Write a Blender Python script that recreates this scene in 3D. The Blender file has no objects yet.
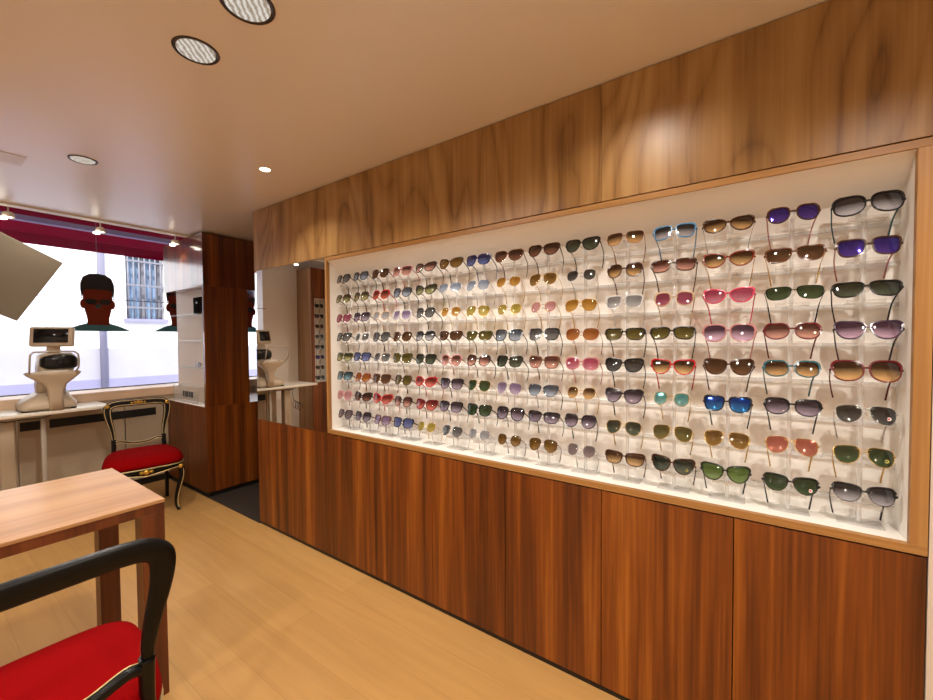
import bpy, bmesh, math, random
from mathutils import Vector, Matrix
random.seed(7)
SC = bpy.context.scene
COL = SC.collection
PI = math.pi
rad = math.radians

# ------------------------------------------------------------------ materials
def new_mat(name):
    m = bpy.data.materials.new(name); m.use_nodes = True
    nt = m.node_tree; nt.nodes.clear()
    out = nt.nodes.new('ShaderNodeOutputMaterial')
    return m, nt, out

def srgb(r, g, b):
    def f(c):
        c /= 255.0
        return c/12.92 if c <= .04045 else ((c+.055)/1.055)**2.4
    return (f(r), f(g), f(b), 1)

def pbr(name, col, rough=.5, metal=0., spec=.5, bump=0., bscale=60., var=0., coat=0., trans=0., ior=1.45):
    m, nt, out = new_mat(name)
    p = nt.nodes.new('ShaderNodeBsdfPrincipled')
    p.inputs['Base Color'].default_value = col
    p.inputs['Roughness'].default_value = rough
    p.inputs['Metallic'].default_value = metal
    p.inputs['Specular IOR Level'].default_value = spec
    p.inputs['Coat Weight'].default_value = coat
    p.inputs['Transmission Weight'].default_value = trans
    p.inputs['IOR'].default_value = ior
    nt.links.new(p.outputs[0], out.inputs[0])
    if bump or var:
        tc = nt.nodes.new('ShaderNodeTexCoord')
        n = nt.nodes.new('ShaderNodeTexNoise'); n.inputs['Scale'].default_value = bscale; n.inputs['Detail'].default_value = 4
        nt.links.new(tc.outputs['Object'], n.inputs['Vector'])
        if bump:
            b = nt.nodes.new('ShaderNodeBump'); b.inputs['Strength'].default_value = bump; b.inputs['Distance'].default_value = .002
            nt.links.new(n.outputs['Fac'], b.inputs['Height']); nt.links.new(b.outputs[0], p.inputs['Normal'])
        if var:
            r = nt.nodes.new('ShaderNodeValToRGB')
            r.color_ramp.elements[0].color = tuple(c*(1-var) for c in col[:3])+(1,)
            r.color_ramp.elements[1].color = tuple(min(1, c*(1+var)) for c in col[:3])+(1,)
            r.color_ramp.elements[0].position = .3; r.color_ramp.elements[1].position = .7
            nt.links.new(n.outputs['Fac'], r.inputs[0]); nt.links.new(r.outputs[0], p.inputs['Base Color'])
    return m

def wood(name, cols, across='X', along='Z', rough=.35, figure=0., freq=1., spec=.45, coat=0.):
    """veneer: long streaks along one axis, different on every object"""
    m, nt, out = new_mat(name); N = nt.nodes; L = nt.links
    p = N.new('ShaderNodeBsdfPrincipled'); p.inputs['Roughness'].default_value = rough
    p.inputs['Specular IOR Level'].default_value = spec; p.inputs['Coat Weight'].default_value = coat
    p.inputs['Coat Roughness'].default_value = .12; p.inputs['Coat IOR'].default_value = 1.6
    L.new(p.outputs[0], out.inputs[0])
    tc = N.new('ShaderNodeTexCoord'); oi = N.new('ShaderNodeObjectInfo')
    mul = N.new('ShaderNodeMath'); mul.operation = 'MULTIPLY'; mul.inputs[1].default_value = 37.
    L.new(oi.outputs['Random'], mul.inputs[0])
    add = N.new('ShaderNodeVectorMath'); add.operation = 'ADD'
    L.new(tc.outputs['Object'], add.inputs[0])
    cmb = N.new('ShaderNodeCombineXYZ')
    for i in range(3): L.new(mul.outputs[0], cmb.inputs[i])
    L.new(cmb.outputs[0], add.inputs[1])
    def noise(s_ac, s_al, detail, rgh=.55, dist=0.):
        mp = N.new('ShaderNodeMapping')
        sc = {'X': s_ac, 'Y': s_ac, 'Z': s_ac}; sc[along] = s_al
        mp.inputs['Scale'].default_value = (sc['X'], sc['Y'], sc['Z'])
        L.new(add.outputs[0], mp.inputs['Vector'])
        n = N.new('ShaderNodeTexNoise'); n.inputs['Scale'].default_value = 1.; n.inputs['Detail'].default_value = detail
        n.inputs['Roughness'].default_value = rgh; n.inputs['Distortion'].default_value = dist
        L.new(mp.outputs[0], n.inputs['Vector']); return n
    broad = noise(12*freq, .38*freq, 3, .5, .4)
    fine = noise(75*freq, 1.6*freq, 4, .6)
    mix = N.new('ShaderNodeMix'); mix.data_type = 'FLOAT'; mix.inputs[0].default_value = .38
    L.new(broad.outputs['Fac'], mix.inputs[2]); L.new(fine.outputs['Fac'], mix.inputs[3])
    res = mix.outputs[0]
    if figure:
        mp = N.new('ShaderNodeMapping')
        sc = {'X': 5.2, 'Y': 5.2, 'Z': 5.2}; sc[along] = 1.15
        mp.inputs['Scale'].default_value = (sc['X'], sc['Y'], sc['Z'])
        L.new(add.outputs[0], mp.inputs['Vector'])
        n = N.new('ShaderNodeTexNoise'); n.inputs['Scale'].default_value = .55; n.inputs['Detail'].default_value = 1.5; n.inputs['Distortion'].default_value = .3
        L.new(mp.outputs[0], n.inputs['Vector'])
        m1 = N.new('ShaderNodeMath'); m1.operation = 'MULTIPLY'; m1.inputs[1].default_value = 22.
        L.new(n.outputs['Fac'], m1.inputs[0])
        f1 = N.new('ShaderNodeMath'); f1.operation = 'PINGPONG'; f1.inputs[1].default_value = 1.
        L.new(m1.outputs[0], f1.inputs[0])
        pw = N.new('ShaderNodeMath'); pw.operation = 'POWER'; pw.inputs[1].default_value = .6
        L.new(f1.outputs[0], pw.inputs[0])
        mx = N.new('ShaderNodeMix'); mx.data_type = 'FLOAT'; mx.inputs[0].default_value = figure
        L.new(res, mx.inputs[2]); L.new(pw.outputs[0], mx.inputs[3]); res = mx.outputs[0]
    r = N.new('ShaderNodeValToRGB'); cr = r.color_ramp
    pos = [.32, .45, .55, .70]
    while len(cr.elements) < 4: cr.elements.new(.5)
    for e, q, c in zip(cr.elements, pos, cols): e.position = q; e.color = c
    L.new(res, r.inputs[0]); L.new(r.outputs[0], p.inputs['Base Color'])
    b = N.new('ShaderNodeBump'); b.inputs['Strength'].default_value = .06; b.inputs['Distance'].default_value = .001
    L.new(fine.outputs['Fac'], b.inputs['Height']); L.new(b.outputs[0], p.inputs['Normal'])
    return m

WAL = [srgb(50, 20, 3), srgb(90, 42, 8), srgb(118, 59, 12), srgb(156, 90, 27)]
WAL_SHEEN = [srgb(104, 71, 35), srgb(144, 105, 57), srgb(158, 118, 68), srgb(176, 138, 86)]  # header walnut lightened and greyed: ceiling sheen put into the colour
M = {}
M['walnut'] = wood('walnut_veneer', WAL, rough=.36)
M['walnut_coat'] = wood('walnut_lacquered', WAL, rough=.3, coat=1.)
M['walnut_head'] = wood('walnut_header_veneer', WAL_SHEEN, rough=.36, figure=.19)
M['walnut_pale'] = wood('walnut_pale_veneer', [srgb(132, 92, 58), srgb(160, 118, 78), srgb(176, 134, 92), srgb(192, 150, 108)], rough=.3)  # paler walnut for the end face: window light put into the colour
M['oak_trim'] = wood('oak_trim_upright', [srgb(122, 80, 36), srgb(150, 104, 54), srgb(164, 118, 64), srgb(184, 138, 82)], rough=.4)
M['oak_trim_h'] = wood('oak_trim_level', [srgb(122, 80, 36), srgb(150, 104, 54), srgb(164, 118, 64), srgb(184, 138, 82)], along='X', rough=.4)
M['table_top'] = wood('table_top_wood', [srgb(146, 104, 62), srgb(164, 120, 76), srgb(174, 130, 84), srgb(184, 142, 96)], along='Y', rough=.33, spec=.5)
M['table_edge'] = wood('table_leg_wood', [srgb(60, 26, 10), srgb(82, 38, 16), srgb(98, 48, 20), srgb(116, 62, 28)], rough=.35)
M['white'] = pbr('white_paint', srgb(232, 226, 216), .5, bump=.03, bscale=120)
M['pillar'] = pbr('pillar_paint', srgb(204, 190, 174), .5)
M['case_white'] = pbr('white_display_lining', srgb(240, 236, 230), .4)
M['ceil'] = pbr('ceiling_paint', srgb(230, 218, 202), .30, spec=.9, bump=.01, bscale=90)
M['panel_white'] = pbr('white_panel', srgb(178, 160, 136), .45, var=.02, bscale=5)  # white panel toned down to tan: its shade is put into the colour
M['beige'] = pbr('beige_lining', srgb(206, 186, 160), .5)
M['sill'] = pbr('sill_board', srgb(226, 196, 166), .35, var=.03, bscale=8)
M['counter'] = pbr('counter_laminate', srgb(232, 226, 212), .3)
M['black'] = pbr('black_matte', srgb(18, 16, 16), .5)
M['dark'] = pbr('dark_plinth', srgb(22, 16, 12), .45)
M['lacquer'] = pbr('black_lacquer', srgb(7, 6, 5), .34, spec=.28, bump=.04, bscale=25)
M['gilt'] = pbr('gilding', srgb(206, 160, 66), .35, metal=.75, var=.2, bscale=40)
M['gilt_pale'] = pbr('pale_gilding', srgb(196, 170, 120), .4, metal=.35, var=.15, bscale=50)
M['velvet'] = pbr('red_velvet', srgb(128, 3, 5), .9, spec=.06, bump=.15, bscale=300, var=.06)
M['machine'] = pbr('instrument_plastic', srgb(192, 174, 150), .35, var=.02, bscale=8)  # body colour darkened to carry the shade of being backlit
M['machine_grey'] = pbr('instrument_grey', srgb(176, 166, 152), .35)
M['screen'] = pbr('dark_screen', srgb(20, 18, 22), .12)
M['blackgloss'] = pbr('black_gloss', srgb(12, 10, 10), .3)
M['chrome'] = pbr('chrome', srgb(220, 218, 214), .12, metal=1)
M['steel'] = pbr('brushed_steel', srgb(150, 150, 150), .35, metal=.9)
M['mirror'] = pbr('mirror_silver', srgb(244, 240, 234), .006, metal=1)
M['silverboard'] = pbr('silver_board', srgb(108, 98, 84), .34, metal=.5)
M['rim_dark'] = pbr('lamp_rim', srgb(70, 56, 46), .35, metal=.4)
M['rim_white'] = pbr('lamp_rim_white', srgb(222, 212, 200), .4)
M['hair'] = pbr('print_black', srgb(22, 20, 20), .5)
def film(name, col, k):
    m, nt, out = new_mat(name)
    d = nt.nodes.new('ShaderNodeBsdfDiffuse'); d.inputs[0].default_value = col
    t = nt.nodes.new('ShaderNodeBsdfTranslucent'); t.inputs[0].default_value = col
    mx = nt.nodes.new('ShaderNodeMixShader'); mx.inputs[0].default_value = k
    nt.links.new(d.outputs[0], mx.inputs[1]); nt.links.new(t.outputs[0], mx.inputs[2]); nt.links.new(mx.outputs[0], out.inputs[0]); return m
M['face'] = film('print_brown', srgb(126, 54, 38), .14)
M['shirt'] = film('print_teal', srgb(98, 132, 130), .62)
M['facade'] = pbr('facade_render', srgb(236, 232, 226), .8, var=.02, bscale=1.5)
M['facade_dado'] = pbr('facade_stone', srgb(138, 134, 160), .8, var=.05, bscale=3)
M['facade_band'] = pbr('facade_stone_pale', srgb(166, 162, 170), .8, var=.05, bscale=2)
M['street'] = pbr('street_asphalt', srgb(150, 146, 168), .8, var=.08, bscale=4)
M['pipe'] = pbr('zinc_pipe', srgb(140, 136, 150), .5)
M['shutter'] = pbr('grey_bars', srgb(120, 118, 124), .5)
M['winpane'] = pbr('blue_pane', srgb(124, 146, 172), .15, var=.35, bscale=6)
M['alu'] = pbr('awning_bar', srgb(150, 140, 170), .4)
M['mat'] = pbr('dark_stone_floor', srgb(54, 48, 42), .5, var=.12, bscale=10)

def mat_floor():
    m, nt, out = new_mat('oak_plank_floor'); N = nt.nodes; L = nt.links
    p = N.new('ShaderNodeBsdfPrincipled'); p.inputs['Roughness'].default_value = .42; p.inputs['Specular IOR Level'].default_value = .4
    L.new(p.outputs[0], out.inputs[0])
    tc = N.new('ShaderNodeTexCoord')
    br = N.new('ShaderNodeTexBrick'); br.inputs['Scale'].default_value = 1.
    br.inputs['Brick Width'].default_value = 1.9; br.inputs['Row Height'].default_value = .19
    br.inputs['Mortar Size'].default_value = .0012; br.inputs['Mortar Smooth'].default_value = .6
    br.inputs['Color1'].default_value = srgb(194, 150, 90); br.inputs['Color2'].default_value = srgb(184, 140, 82)
    br.inputs['Mortar'].default_value = srgb(160, 118, 66); br.offset = .37
    L.new(tc.outputs['Object'], br.inputs['Vector'])
    mp = N.new('ShaderNodeMapping'); mp.inputs['Scale'].default_value = (1.1, 16, 1)
    L.new(tc.outputs['Object'], mp.inputs['Vector'])
    n = N.new('ShaderNodeTexNoise'); n.inputs['Scale'].default_value = 1.6; n.inputs['Detail'].default_value = 6; n.inputs['Distortion'].default_value = .8
    L.new(mp.outputs[0], n.inputs['Vector'])
    r = N.new('ShaderNodeValToRGB'); r.color_ramp.elements[0].position = .3; r.color_ramp.elements[1].position = .72
    r.color_ramp.elements[0].color = (.90, .88, .85, 1); r.color_ramp.elements[1].color = (1.03, 1.03, 1.02, 1)
    L.new(n.outputs['Fac'], r.inputs[0])
    mx = N.new('ShaderNodeMix'); mx.data_type = 'RGBA'; mx.blend_type = 'MULTIPLY'; mx.inputs[0].default_value = 1.
    L.new(br.outputs['Color'], mx.inputs[6]); L.new(r.outputs[0], mx.inputs[7]); L.new(mx.outputs[2], p.inputs['Base Color'])
    return m
M['floor'] = mat_floor()

def mat_clear(name, tint=(1, 1, 1), gloss=.12, milky=.05, rough=.05, mcol=(.95, .94, .92)):
    m, nt, out = new_mat(name); N = nt.nodes; L = nt.links
    t = N.new('ShaderNodeBsdfTransparent'); t.inputs[0].default_value = tuple(tint)+(1,)
    g = N.new('ShaderNodeBsdfGlossy'); g.inputs['Roughness'].default_value = rough
    d = N.new('ShaderNodeBsdfDiffuse'); d.inputs[0].default_value = tuple(mcol)+(1,)
    fr = N.new('ShaderNodeLayerWeight'); fr.inputs['Blend'].default_value = .35
    mm = N.new('ShaderNodeMath'); mm.operation = 'MULTIPLY_ADD'; mm.inputs[1].default_value = .28; mm.inputs[2].default_value = gloss*.4
    L.new(fr.outputs['Facing'], mm.inputs[0])
    m1 = N.new('ShaderNodeMixShader'); m1.inputs[0].default_value = milky
    L.new(t.outputs[0], m1.inputs[1]); L.new(d.outputs[0], m1.inputs[2])
    m2 = N.new('ShaderNodeMixShader'); L.new(mm.outputs[0], m2.inputs[0])
    L.new(m1.outputs[0], m2.inputs[1]); L.new(g.outputs[0], m2.inputs[2])
    L.new(m2.outputs[0], out.inputs[0])
    return m
M['acrylic'] = mat_clear('clear_acrylic', (.98, .98, .98), .08, .14, .06)
M['acrylic_frost'] = mat_clear('frosted_acrylic', (.98, .98, .98), .10, .42, .08, (.98, .97, .96))  # milky white stands for highlights painted onto clear acrylic
M['glass'] = mat_clear('window_glass', (.97, .98, 1.), .03, 0., .01)
for nd in M['glass'].node_tree.nodes:
    if nd.type == 'MATH': nd.inputs[1].default_value = .12
M['shelf_glass'] = mat_clear('shelf_glass', (.93, .96, .95), .1, .03, .02)

def mat_awning():
    m, nt, out = new_mat('red_awning_fabric'); N = nt.nodes; L = nt.links
    d = N.new('ShaderNodeBsdfDiffuse'); d.inputs[0].default_value = srgb(150, 14, 56)
    t = N.new('ShaderNodeBsdfTranslucent'); t.inputs[0].default_value = srgb(140, 12, 54)
    mx = N.new('ShaderNodeMixShader'); mx.inputs[0].default_value = .45
    L.new(d.outputs[0], mx.inputs[1]); L.new(t.outputs[0], mx.inputs[2]); L.new(mx.outputs[0], out.inputs[0])
    return m
M['awning'] = mat_awning()

def emit(name, col, s):
    m, nt, out = new_mat(name)
    e = nt.nodes.new('ShaderNodeEmission'); e.inputs[0].default_value = col; e.inputs[1].default_value = s
    nt.links.new(e.outputs[0], out.inputs[0]); return m
def mat_lamp():
    m, nt, out = new_mat('ribbed_lamp_lens'); N = nt.nodes; L = nt.links
    tc = N.new('ShaderNodeTexCoord'); w = N.new('ShaderNodeTexWave'); w.inputs['Scale'].default_value = 26.; w.inputs['Distortion'].default_value = 3.5; w.inputs['Detail Scale'].default_value = 2.
    w.bands_direction = 'DIAGONAL'
    L.new(tc.outputs['Object'], w.inputs['Vector'])
    r = N.new('ShaderNodeValToRGB'); r.color_ramp.elements[0].color = srgb(170, 150, 128); r.color_ramp.elements[1].color = srgb(240, 232, 222)
    L.new(w.outputs['Fac'], r.inputs[0])
    e = N.new('ShaderNodeEmission'); e.inputs[1].default_value = .85; L.new(r.outputs[0], e.inputs[0]); L.new(e.outputs[0], out.inputs[0]); return m
M['lamp_soft'] = mat_lamp()
M['lamp_hot'] = emit('lamp_bulb_lit', srgb(255, 240, 215), 9.)

def mat_lens(name, top, bottom, gloss=.16, mirror=0.):
    """tinted lens; gradient lenses are darker at the top of the lens itself"""
    m, nt, out = new_mat(name); N = nt.nodes; L = nt.links
    tc = N.new('ShaderNodeTexCoord'); sx = N.new('ShaderNodeSeparateXYZ'); L.new(tc.outputs['Object'], sx.inputs[0])
    mr = N.new('ShaderNodeMapRange'); mr.inputs[1].default_value = -.022; mr.inputs[2].default_value = .010
    L.new(sx.outputs['Z'], mr.inputs[0])
    r = N.new('ShaderNodeValToRGB'); dk = .62 if max(top[:3]) < .30 else .85
    if max(bottom[:3]) > 2.2*max(top[:3]): bottom = tuple(min(.92, c*1.7) for c in bottom[:3])+(1,)
    r.color_ramp.elements[0].color = tuple(c*(.5+.5*dk) for c in bottom[:3])+(1,); r.color_ramp.elements[1].color = tuple(c*dk for c in top[:3])+(1,)
    L.new(mr.outputs[0], r.inputs[0])
    t = N.new('ShaderNodeBsdfTransparent')
    sq = N.new('ShaderNodeGamma'); sq.inputs[1].default_value = .5       # two faces per lens
    L.new(r.outputs[0], sq.inputs[0]); L.new(sq.outputs[0], t.inputs[0])
    d = N.new('ShaderNodeBsdfDiffuse'); L.new(r.outputs[0], d.inputs[0])
    g = N.new('ShaderNodeBsdfGlossy'); g.inputs['Roughness'].default_value = .04
    m1 = N.new('ShaderNodeMixShader'); m1.inputs[0].default_value = .35
    L.new(t.outputs[0], m1.inputs[1]); L.new(d.outputs[0], m1.inputs[2])
    fr = N.new('ShaderNodeFresnel'); fr.inputs['IOR'].default_value = 1.55
    ma = N.new('ShaderNodeMath'); ma.operation = 'ADD'; ma.inputs[1].default_value = gloss*.2
    L.new(fr.outputs[0], ma.inputs[0])
    ge = N.new('ShaderNodeNewGeometry'); inv = N.new('ShaderNodeMath'); inv.operation = 'SUBTRACT'; inv.inputs[0].default_value = 1.
    L.new(ge.outputs['Backfacing'], inv.inputs[1])
    mb_ = N.new('ShaderNodeMath'); mb_.operation = 'MULTIPLY'; L.new(ma.outputs[0], mb_.inputs[0]); L.new(inv.outputs[0], mb_.inputs[1])
    m2 = N.new('ShaderNodeMixShader'); L.new(mb_.outputs[0], m2.inputs[0])
    L.new(m1.outputs[0], m2.inputs[1]); L.new(g.outputs[0], m2.inputs[2])
    fin = m2
    if mirror:
        g2 = N.new('ShaderNodeBsdfGlossy'); g2.inputs['Roughness'].default_value = .08; L.new(r.outputs[0], g2.inputs[0])
        m3 = N.new('ShaderNodeMixShader'); m3.inputs[0].default_value = mirror
        L.new(m2.outputs[0], m3.inputs[1]); L.new(g2.outputs[0], m3.inputs[2]); fin = m3
    L.new(fin.outputs[0], out.inputs[0]); return m

# ------------------------------------------------------------------ mesh helper
class MB:
    def __init__(s): s.v = []; s.f = []; s.sm = []
    def add(s, vs, fs, smooth=False):
        o = len(s.v); s.v += [Vector(p) for p in vs]
        for f in fs: s.f.append([i+o for i in f]); s.sm.append(smooth)
        return s
    def box(s, x0, x1, y0, y1, z0, z1):
        vs = [(x, y, z) for z in (z0, z1) for y in (y0, y1) for x in (x0, x1)]
        return s.add(vs, [(0, 2, 3, 1), (4, 5, 7, 6), (0, 1, 5, 4), (2, 6, 7, 3), (0, 4, 6, 2), (1, 3, 7, 5)])
    def rbox(s, x0, x1, y0, y1, z0, z1, r=.004, seg=2):
        bm = bmesh.new(); bmesh.ops.create_cube(bm, size=1)
        for v in bm.verts:
            v.co = Vector(((x0+x1)/2+v.co.x*(x1-x0), (y0+y1)/2+v.co.y*(y1-y0), (z0+z1)/2+v.co.z*(z1-z0)))
        bmesh.ops.bevel(bm, geom=bm.edges[:], offset=r, segments=seg, affect='EDGES', profile=.5)
        bm.verts.index_update()
        s.add([v.co.copy() for v in bm.verts], [[v.index for v in f.verts] for f in bm.faces], True); bm.free(); return s
    def rings(s, rings, closed=False, caps=True, smooth=True):
        n = len(rings[0]); o = len(s.v); k = len(rings)
        for r in rings: s.v += [Vector(p) for p in r]
        for i in range(k if closed else k-1):
            a = o+i*n; b = o+((i+1) % k)*n
            for j in range(n):
                s.f.append([a+j, a+(j+1) % n, b+(j+1) % n, b+j]); s.sm.append(smooth)
        if caps and not closed:
            s.f.append(list(range(o+n-1, o-1, -1))); s.sm.append(False)
            s.f.append([o+(k-1)*n+j for j in range(n)]); s.sm.append(False)
        return s
    def sweep(s, pts, sec, closed=False, up=(0, 0, 1), caps=True):
        """sec: list of (u,v) or function t->list; u along side, v along up-ish"""
        pts = [Vector(p) for p in pts]; n = len(pts); rr = []
        up = Vector(up)
        for i, p in enumerate(pts):
            a = pts[(i-1) % n] if closed or i > 0 else p
            b = pts[(i+1) % n] if closed or i < n-1 else p
            t = (b-a).normalized(); side = t.cross(up)
            if side.length < 1e-4: side = t.cross(Vector((1, 0, 0)))
            side.normalize(); u2 = side.cross(t).normalized()
            sc = sec(i/(n-1)) if callable(sec) else sec
            rr.append([p+side*u+u2*v for u, v in sc])
        return s.rings(rr, closed, caps)
    def tube(s, pts, r, n=8, closed=False, up=(0, 0, 1)):
        if callable(r): sec = lambda t: [(r(t)*math.cos(a*2*PI/n), r(t)*math.sin(a*2*PI/n)) for a in range(n)]
        else: sec = [(r*math.cos(a*2*PI/n), r*math.sin(a*2*PI/n)) for a in range(n)]
        return s.sweep(pts, sec, closed, up)
    def lathe(s, prof, c=(0, 0, 0), n=24, caps=True, axis='Z'):
        def P(r, z, a):
            x, y = r*math.cos(a), r*math.sin(a)
            q = {'Z': (x, y, z), 'X': (z, x, y), 'Y': (y, z, x)}[axis]
            return Vector(q)+Vector(c)
        return s.rings([[P(r, z, 2*PI*j/n) for j in range(n)] for r, z in prof], caps=caps)
    def prism(s, poly, f):
        """poly 2-D; f(u,v,w)->3-D, w in (0,1)"""
        n = len(poly)
        vs = [f(u, v, 0) for u, v in poly]+[f(u, v, 1) for u, v in poly]
        return s.add(vs, [list(range(n-1, -1, -1)), list(range(n, 2*n))]+[[i, (i+1) % n, (i+1) % n+n, i+n] for i in range(n)])
    def build(s, name, mat, parent=None, org=(0, 0, 0), bevel=0., seg=2, link=True):
        me = bpy.data.meshes.new(name); o = Vector(org)
        me.from_pydata([tuple(v-o) for v in s.v], [], s.f); me.update()
        bm = bmesh.new(); bm.from_mesh(me)
        bmesh.ops.recalc_face_normals(bm, faces=bm.faces[:])
        if bevel:
            es = [e for e in bm.edges if len(e.link_faces) == 2 and e.calc_face_angle(0) > .6]
            bmesh.ops.bevel(bm, geom=es, offset=bevel, segments=seg, affect='EDGES', profile=.5)
        bm.to_mesh(me); bm.free()
        if not bevel:
            for p, f in zip(me.polygons, s.sm): p.use_smooth = f
        me.materials.append(mat)
        ob = bpy.data.objects.new(name, me); COL.objects.link(ob)
        if parent: ob.parent = parent
        return ob

def tag(o, label, cat, group=None):
    o['label'] = label; o['category'] = cat
    if group: o['group'] = group
    return o
class Thing:
    def __init__(s, name, label, cat, loc=(0, 0, 0), group=None, rz=0.):
        s.o = bpy.data.objects.new(name, None); COL.objects.link(s.o); s.o.empty_display_size = .05
        s.o.location = loc; s.o.rotation_euler.z = rz; s.loc = loc; tag(s.o, label, cat, group)
    def part(s, name, mb, mat, parent=None, bevel=0., local=False):
        return mb.build(name, mat, parent or s.o, (0, 0, 0) if local else s.loc, bevel)
def struct(name, mb, mat, parent=None, bevel=0.):
    o = mb.build(name, mat, parent, bevel=bevel); o['kind'] = 'structure'
    return o
def solo(name, mb, mat, label, cat, loc, group=None, bevel=0.):
    o = mb.build(name, mat, None, loc, bevel); o.location = loc; return tag(o, label, cat, group)

# ------------------------------------------------------------------ room shell
CZ = 2.455           # ceiling
XW = -5.30           # window plane
XR, YB, YP = 2.4, -3.3, 1.75
struct('floor', MB().box(XW-.15, XR+.1, YB-.1, 0.0, -.1, 0).box(-3.168, XR+.1, 0.0, .3, -.1, 0), M['floor'])
struct('floor_passage', MB().box(XW-.15, -3.19, .0005, YP+.1, -.1, 0), M['mat'])
struct('ceiling', MB().box(-4.36, XR+.1, YB-.1, YP+.1, CZ, CZ+.3), M['ceil'])
struct('ceiling_bay', MB().box(XW-.15, -4.361, YB-.1, YP+.1, 2.95, 3.1), M['white'])
struct('trim_1', MB().box(-4.44, -4.361, YB, YP, CZ-.012, CZ+.02), M['white'])
struct('wall_display', MB().box(-3.17, XR, .20, .30, 0, CZ), M['white'])
struct('wall_passage_end', MB().box(XW-.15, -3.19, YP, YP+.1, 0, 2.95), M['white'])
struct('wall_passage_side', MB().box(-3.19, -3.1701, .02, YP, 0, CZ), M['walnut'])
struct('wall_opposite', MB().box(XW-.15, XR+.1, YB-.1, YB, 0, 2.95), M['white'])
struct('wall_back', MB().box(XR, XR+.1, YB, .3, 0, CZ), M['white'])
struct('wall_right', MB().box(.4115, XR, -.003, .19, 0, CZ), M['pillar'])
# street front: white wall left of the shop window, window opening, low wall under it
struct('wall_window_side', MB().box(XW-.15, XW, -1.74, -1.20, 0, 2.95), M['white'])
struct('wall_window_low', MB().box(XW-.15, XW-.02, -1.20, YP, 0, .955), M['white'])
struct('wall_window_top', MB().box(XW-.15, XW-.02, -1.20, YP, 2.86, 2.95), M['white'])
struct('wall_window_corner', MB().box(XW-.15, XW-.0205, YB, -1.74, 0, 2.95), M['white'])
w = struct('window_1', MB().box(XW-.055, XW-.047, -1.2, YP, .985, 2.83), M['glass'])
fr = MB().box(XW-.07, XW-.03, -1.2, YP, .956, .985).box(XW-.07, XW-.03, -1.2, YP, 2.83, 2.86)
struct('window_frame', fr, M['dark'], w)

# ------------------------------------------------------------------ walnut display wall
XL, X1 = -3.168, .410
DP = (X1-XL)/8
ords = ['first', 'second', 'third', 'fourth', 'fifth', 'sixth', 'seventh', 'eighth', 'ninth', 'tenth', 'eleventh', 'twelfth', 'thirteenth', 'fourteenth', 'fifteenth']
cab_lab = ['beneath the wall mirror at the far left end', 'beneath the left end of the display case',
           'third from the far left end', 'fourth from the far left end', 'fourth from the near right end',
           'third from the near right end', 'second from the near right end', 'at the near right end, beside the white pillar']
for i in range(8):
    a = XL+i*DP; b = a+DP
    t = Thing('base_cabinet', 'plain walnut base cabinet '+cab_lab[i], 'cabinet', ((a+b)/2, .1, 0), 'walnut base cabinets under the display')
    t.part('body', MB().box(a+.002, b-.002, .021, .195, .024, .8), M['walnut'])
    t.part('door', MB().box(a+.0015, b-.0015, 0, .02, .025, .832 if i > 1 else .8335), M['walnut'], bevel=.001)
    t.part('plinth', MB().box(a, b, .006, .19, 0, .024), M['dark'])
HP = (X1-XL)/4
hl = ['over the wall mirror at the far left end', 'over the left half of the display case', 'over the right half of the display case, with a bright sheen', 'at the near right end over the last columns of sunglasses']
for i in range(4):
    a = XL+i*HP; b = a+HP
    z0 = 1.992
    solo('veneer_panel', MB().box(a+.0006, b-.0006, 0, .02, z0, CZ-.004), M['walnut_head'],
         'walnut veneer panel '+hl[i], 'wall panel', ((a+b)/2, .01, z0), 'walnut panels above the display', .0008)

# mirror
solo('wall_mirror', MB().box(XL+.008, -2.275, .001, .012, .836, 1.990), M['mirror'],
     'frameless wall mirror at the left end of the walnut display wall', 'mirror', (-2.72, .006, .836))
struct('wall_mirror_backing', MB().box(XL, -2.272, .0125, .2, .835, 1.99), M['walnut'])

# display case
FX0, FX1, FZ0, FZ1 = -2.270, .409, .838, 1.987
IX0, IX1, IZ0, IZ1 = -2.252, .374, .862, 1.964
BK = .15
t = Thing('display_case', 'long white recessed wall display case with an oak frame holding the sunglasses', 'display case', ((FX0+FX1)/2, .05, FZ0))
t.part('frame_top', MB().box(FX0, FX1, -.004, .02, IZ1, FZ1), M['oak_trim_h'], bevel=.001)
t.part('frame_bottom', MB().box(FX0, FX1, -.004, .02, FZ0, IZ0), M['oak_trim_h'], bevel=.001)
t.part('frame_side', MB().box(FX0, IX0, -.004, .02, IZ0, IZ1), M['oak_trim'], bevel=.001)
t.part('frame_side', MB().box(IX1, FX1, -.004, .02, IZ0, IZ1), M['oak_trim'], bevel=.001)
t.part('back_panel', MB().box(IX0-.004, IX1+.004, BK, BK+.015, IZ0-.01, IZ1), M['case_white'])
t.part('side_panel', MB().box(IX0-.012, IX0, .02, BK, IZ0-.01, IZ1), M['case_white'])
t.part('side_panel', MB().box(IX1, IX1+.012, .02, BK, IZ0-.01, IZ1), M['case_white'])
t.part('bottom_panel', MB().box(IX0-.012, IX1+.012, .02, BK, IZ0-.012, IZ0), M['case_white'])
t.part('sloped_top_panel', MB().prism([(.004, IZ1), (BK, 1.872), (BK, 1.884), (.02, IZ1+.008)], lambda u, v, w: (IX0 if w == 0 else IX1, u, v)), M['case_white'])

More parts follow.
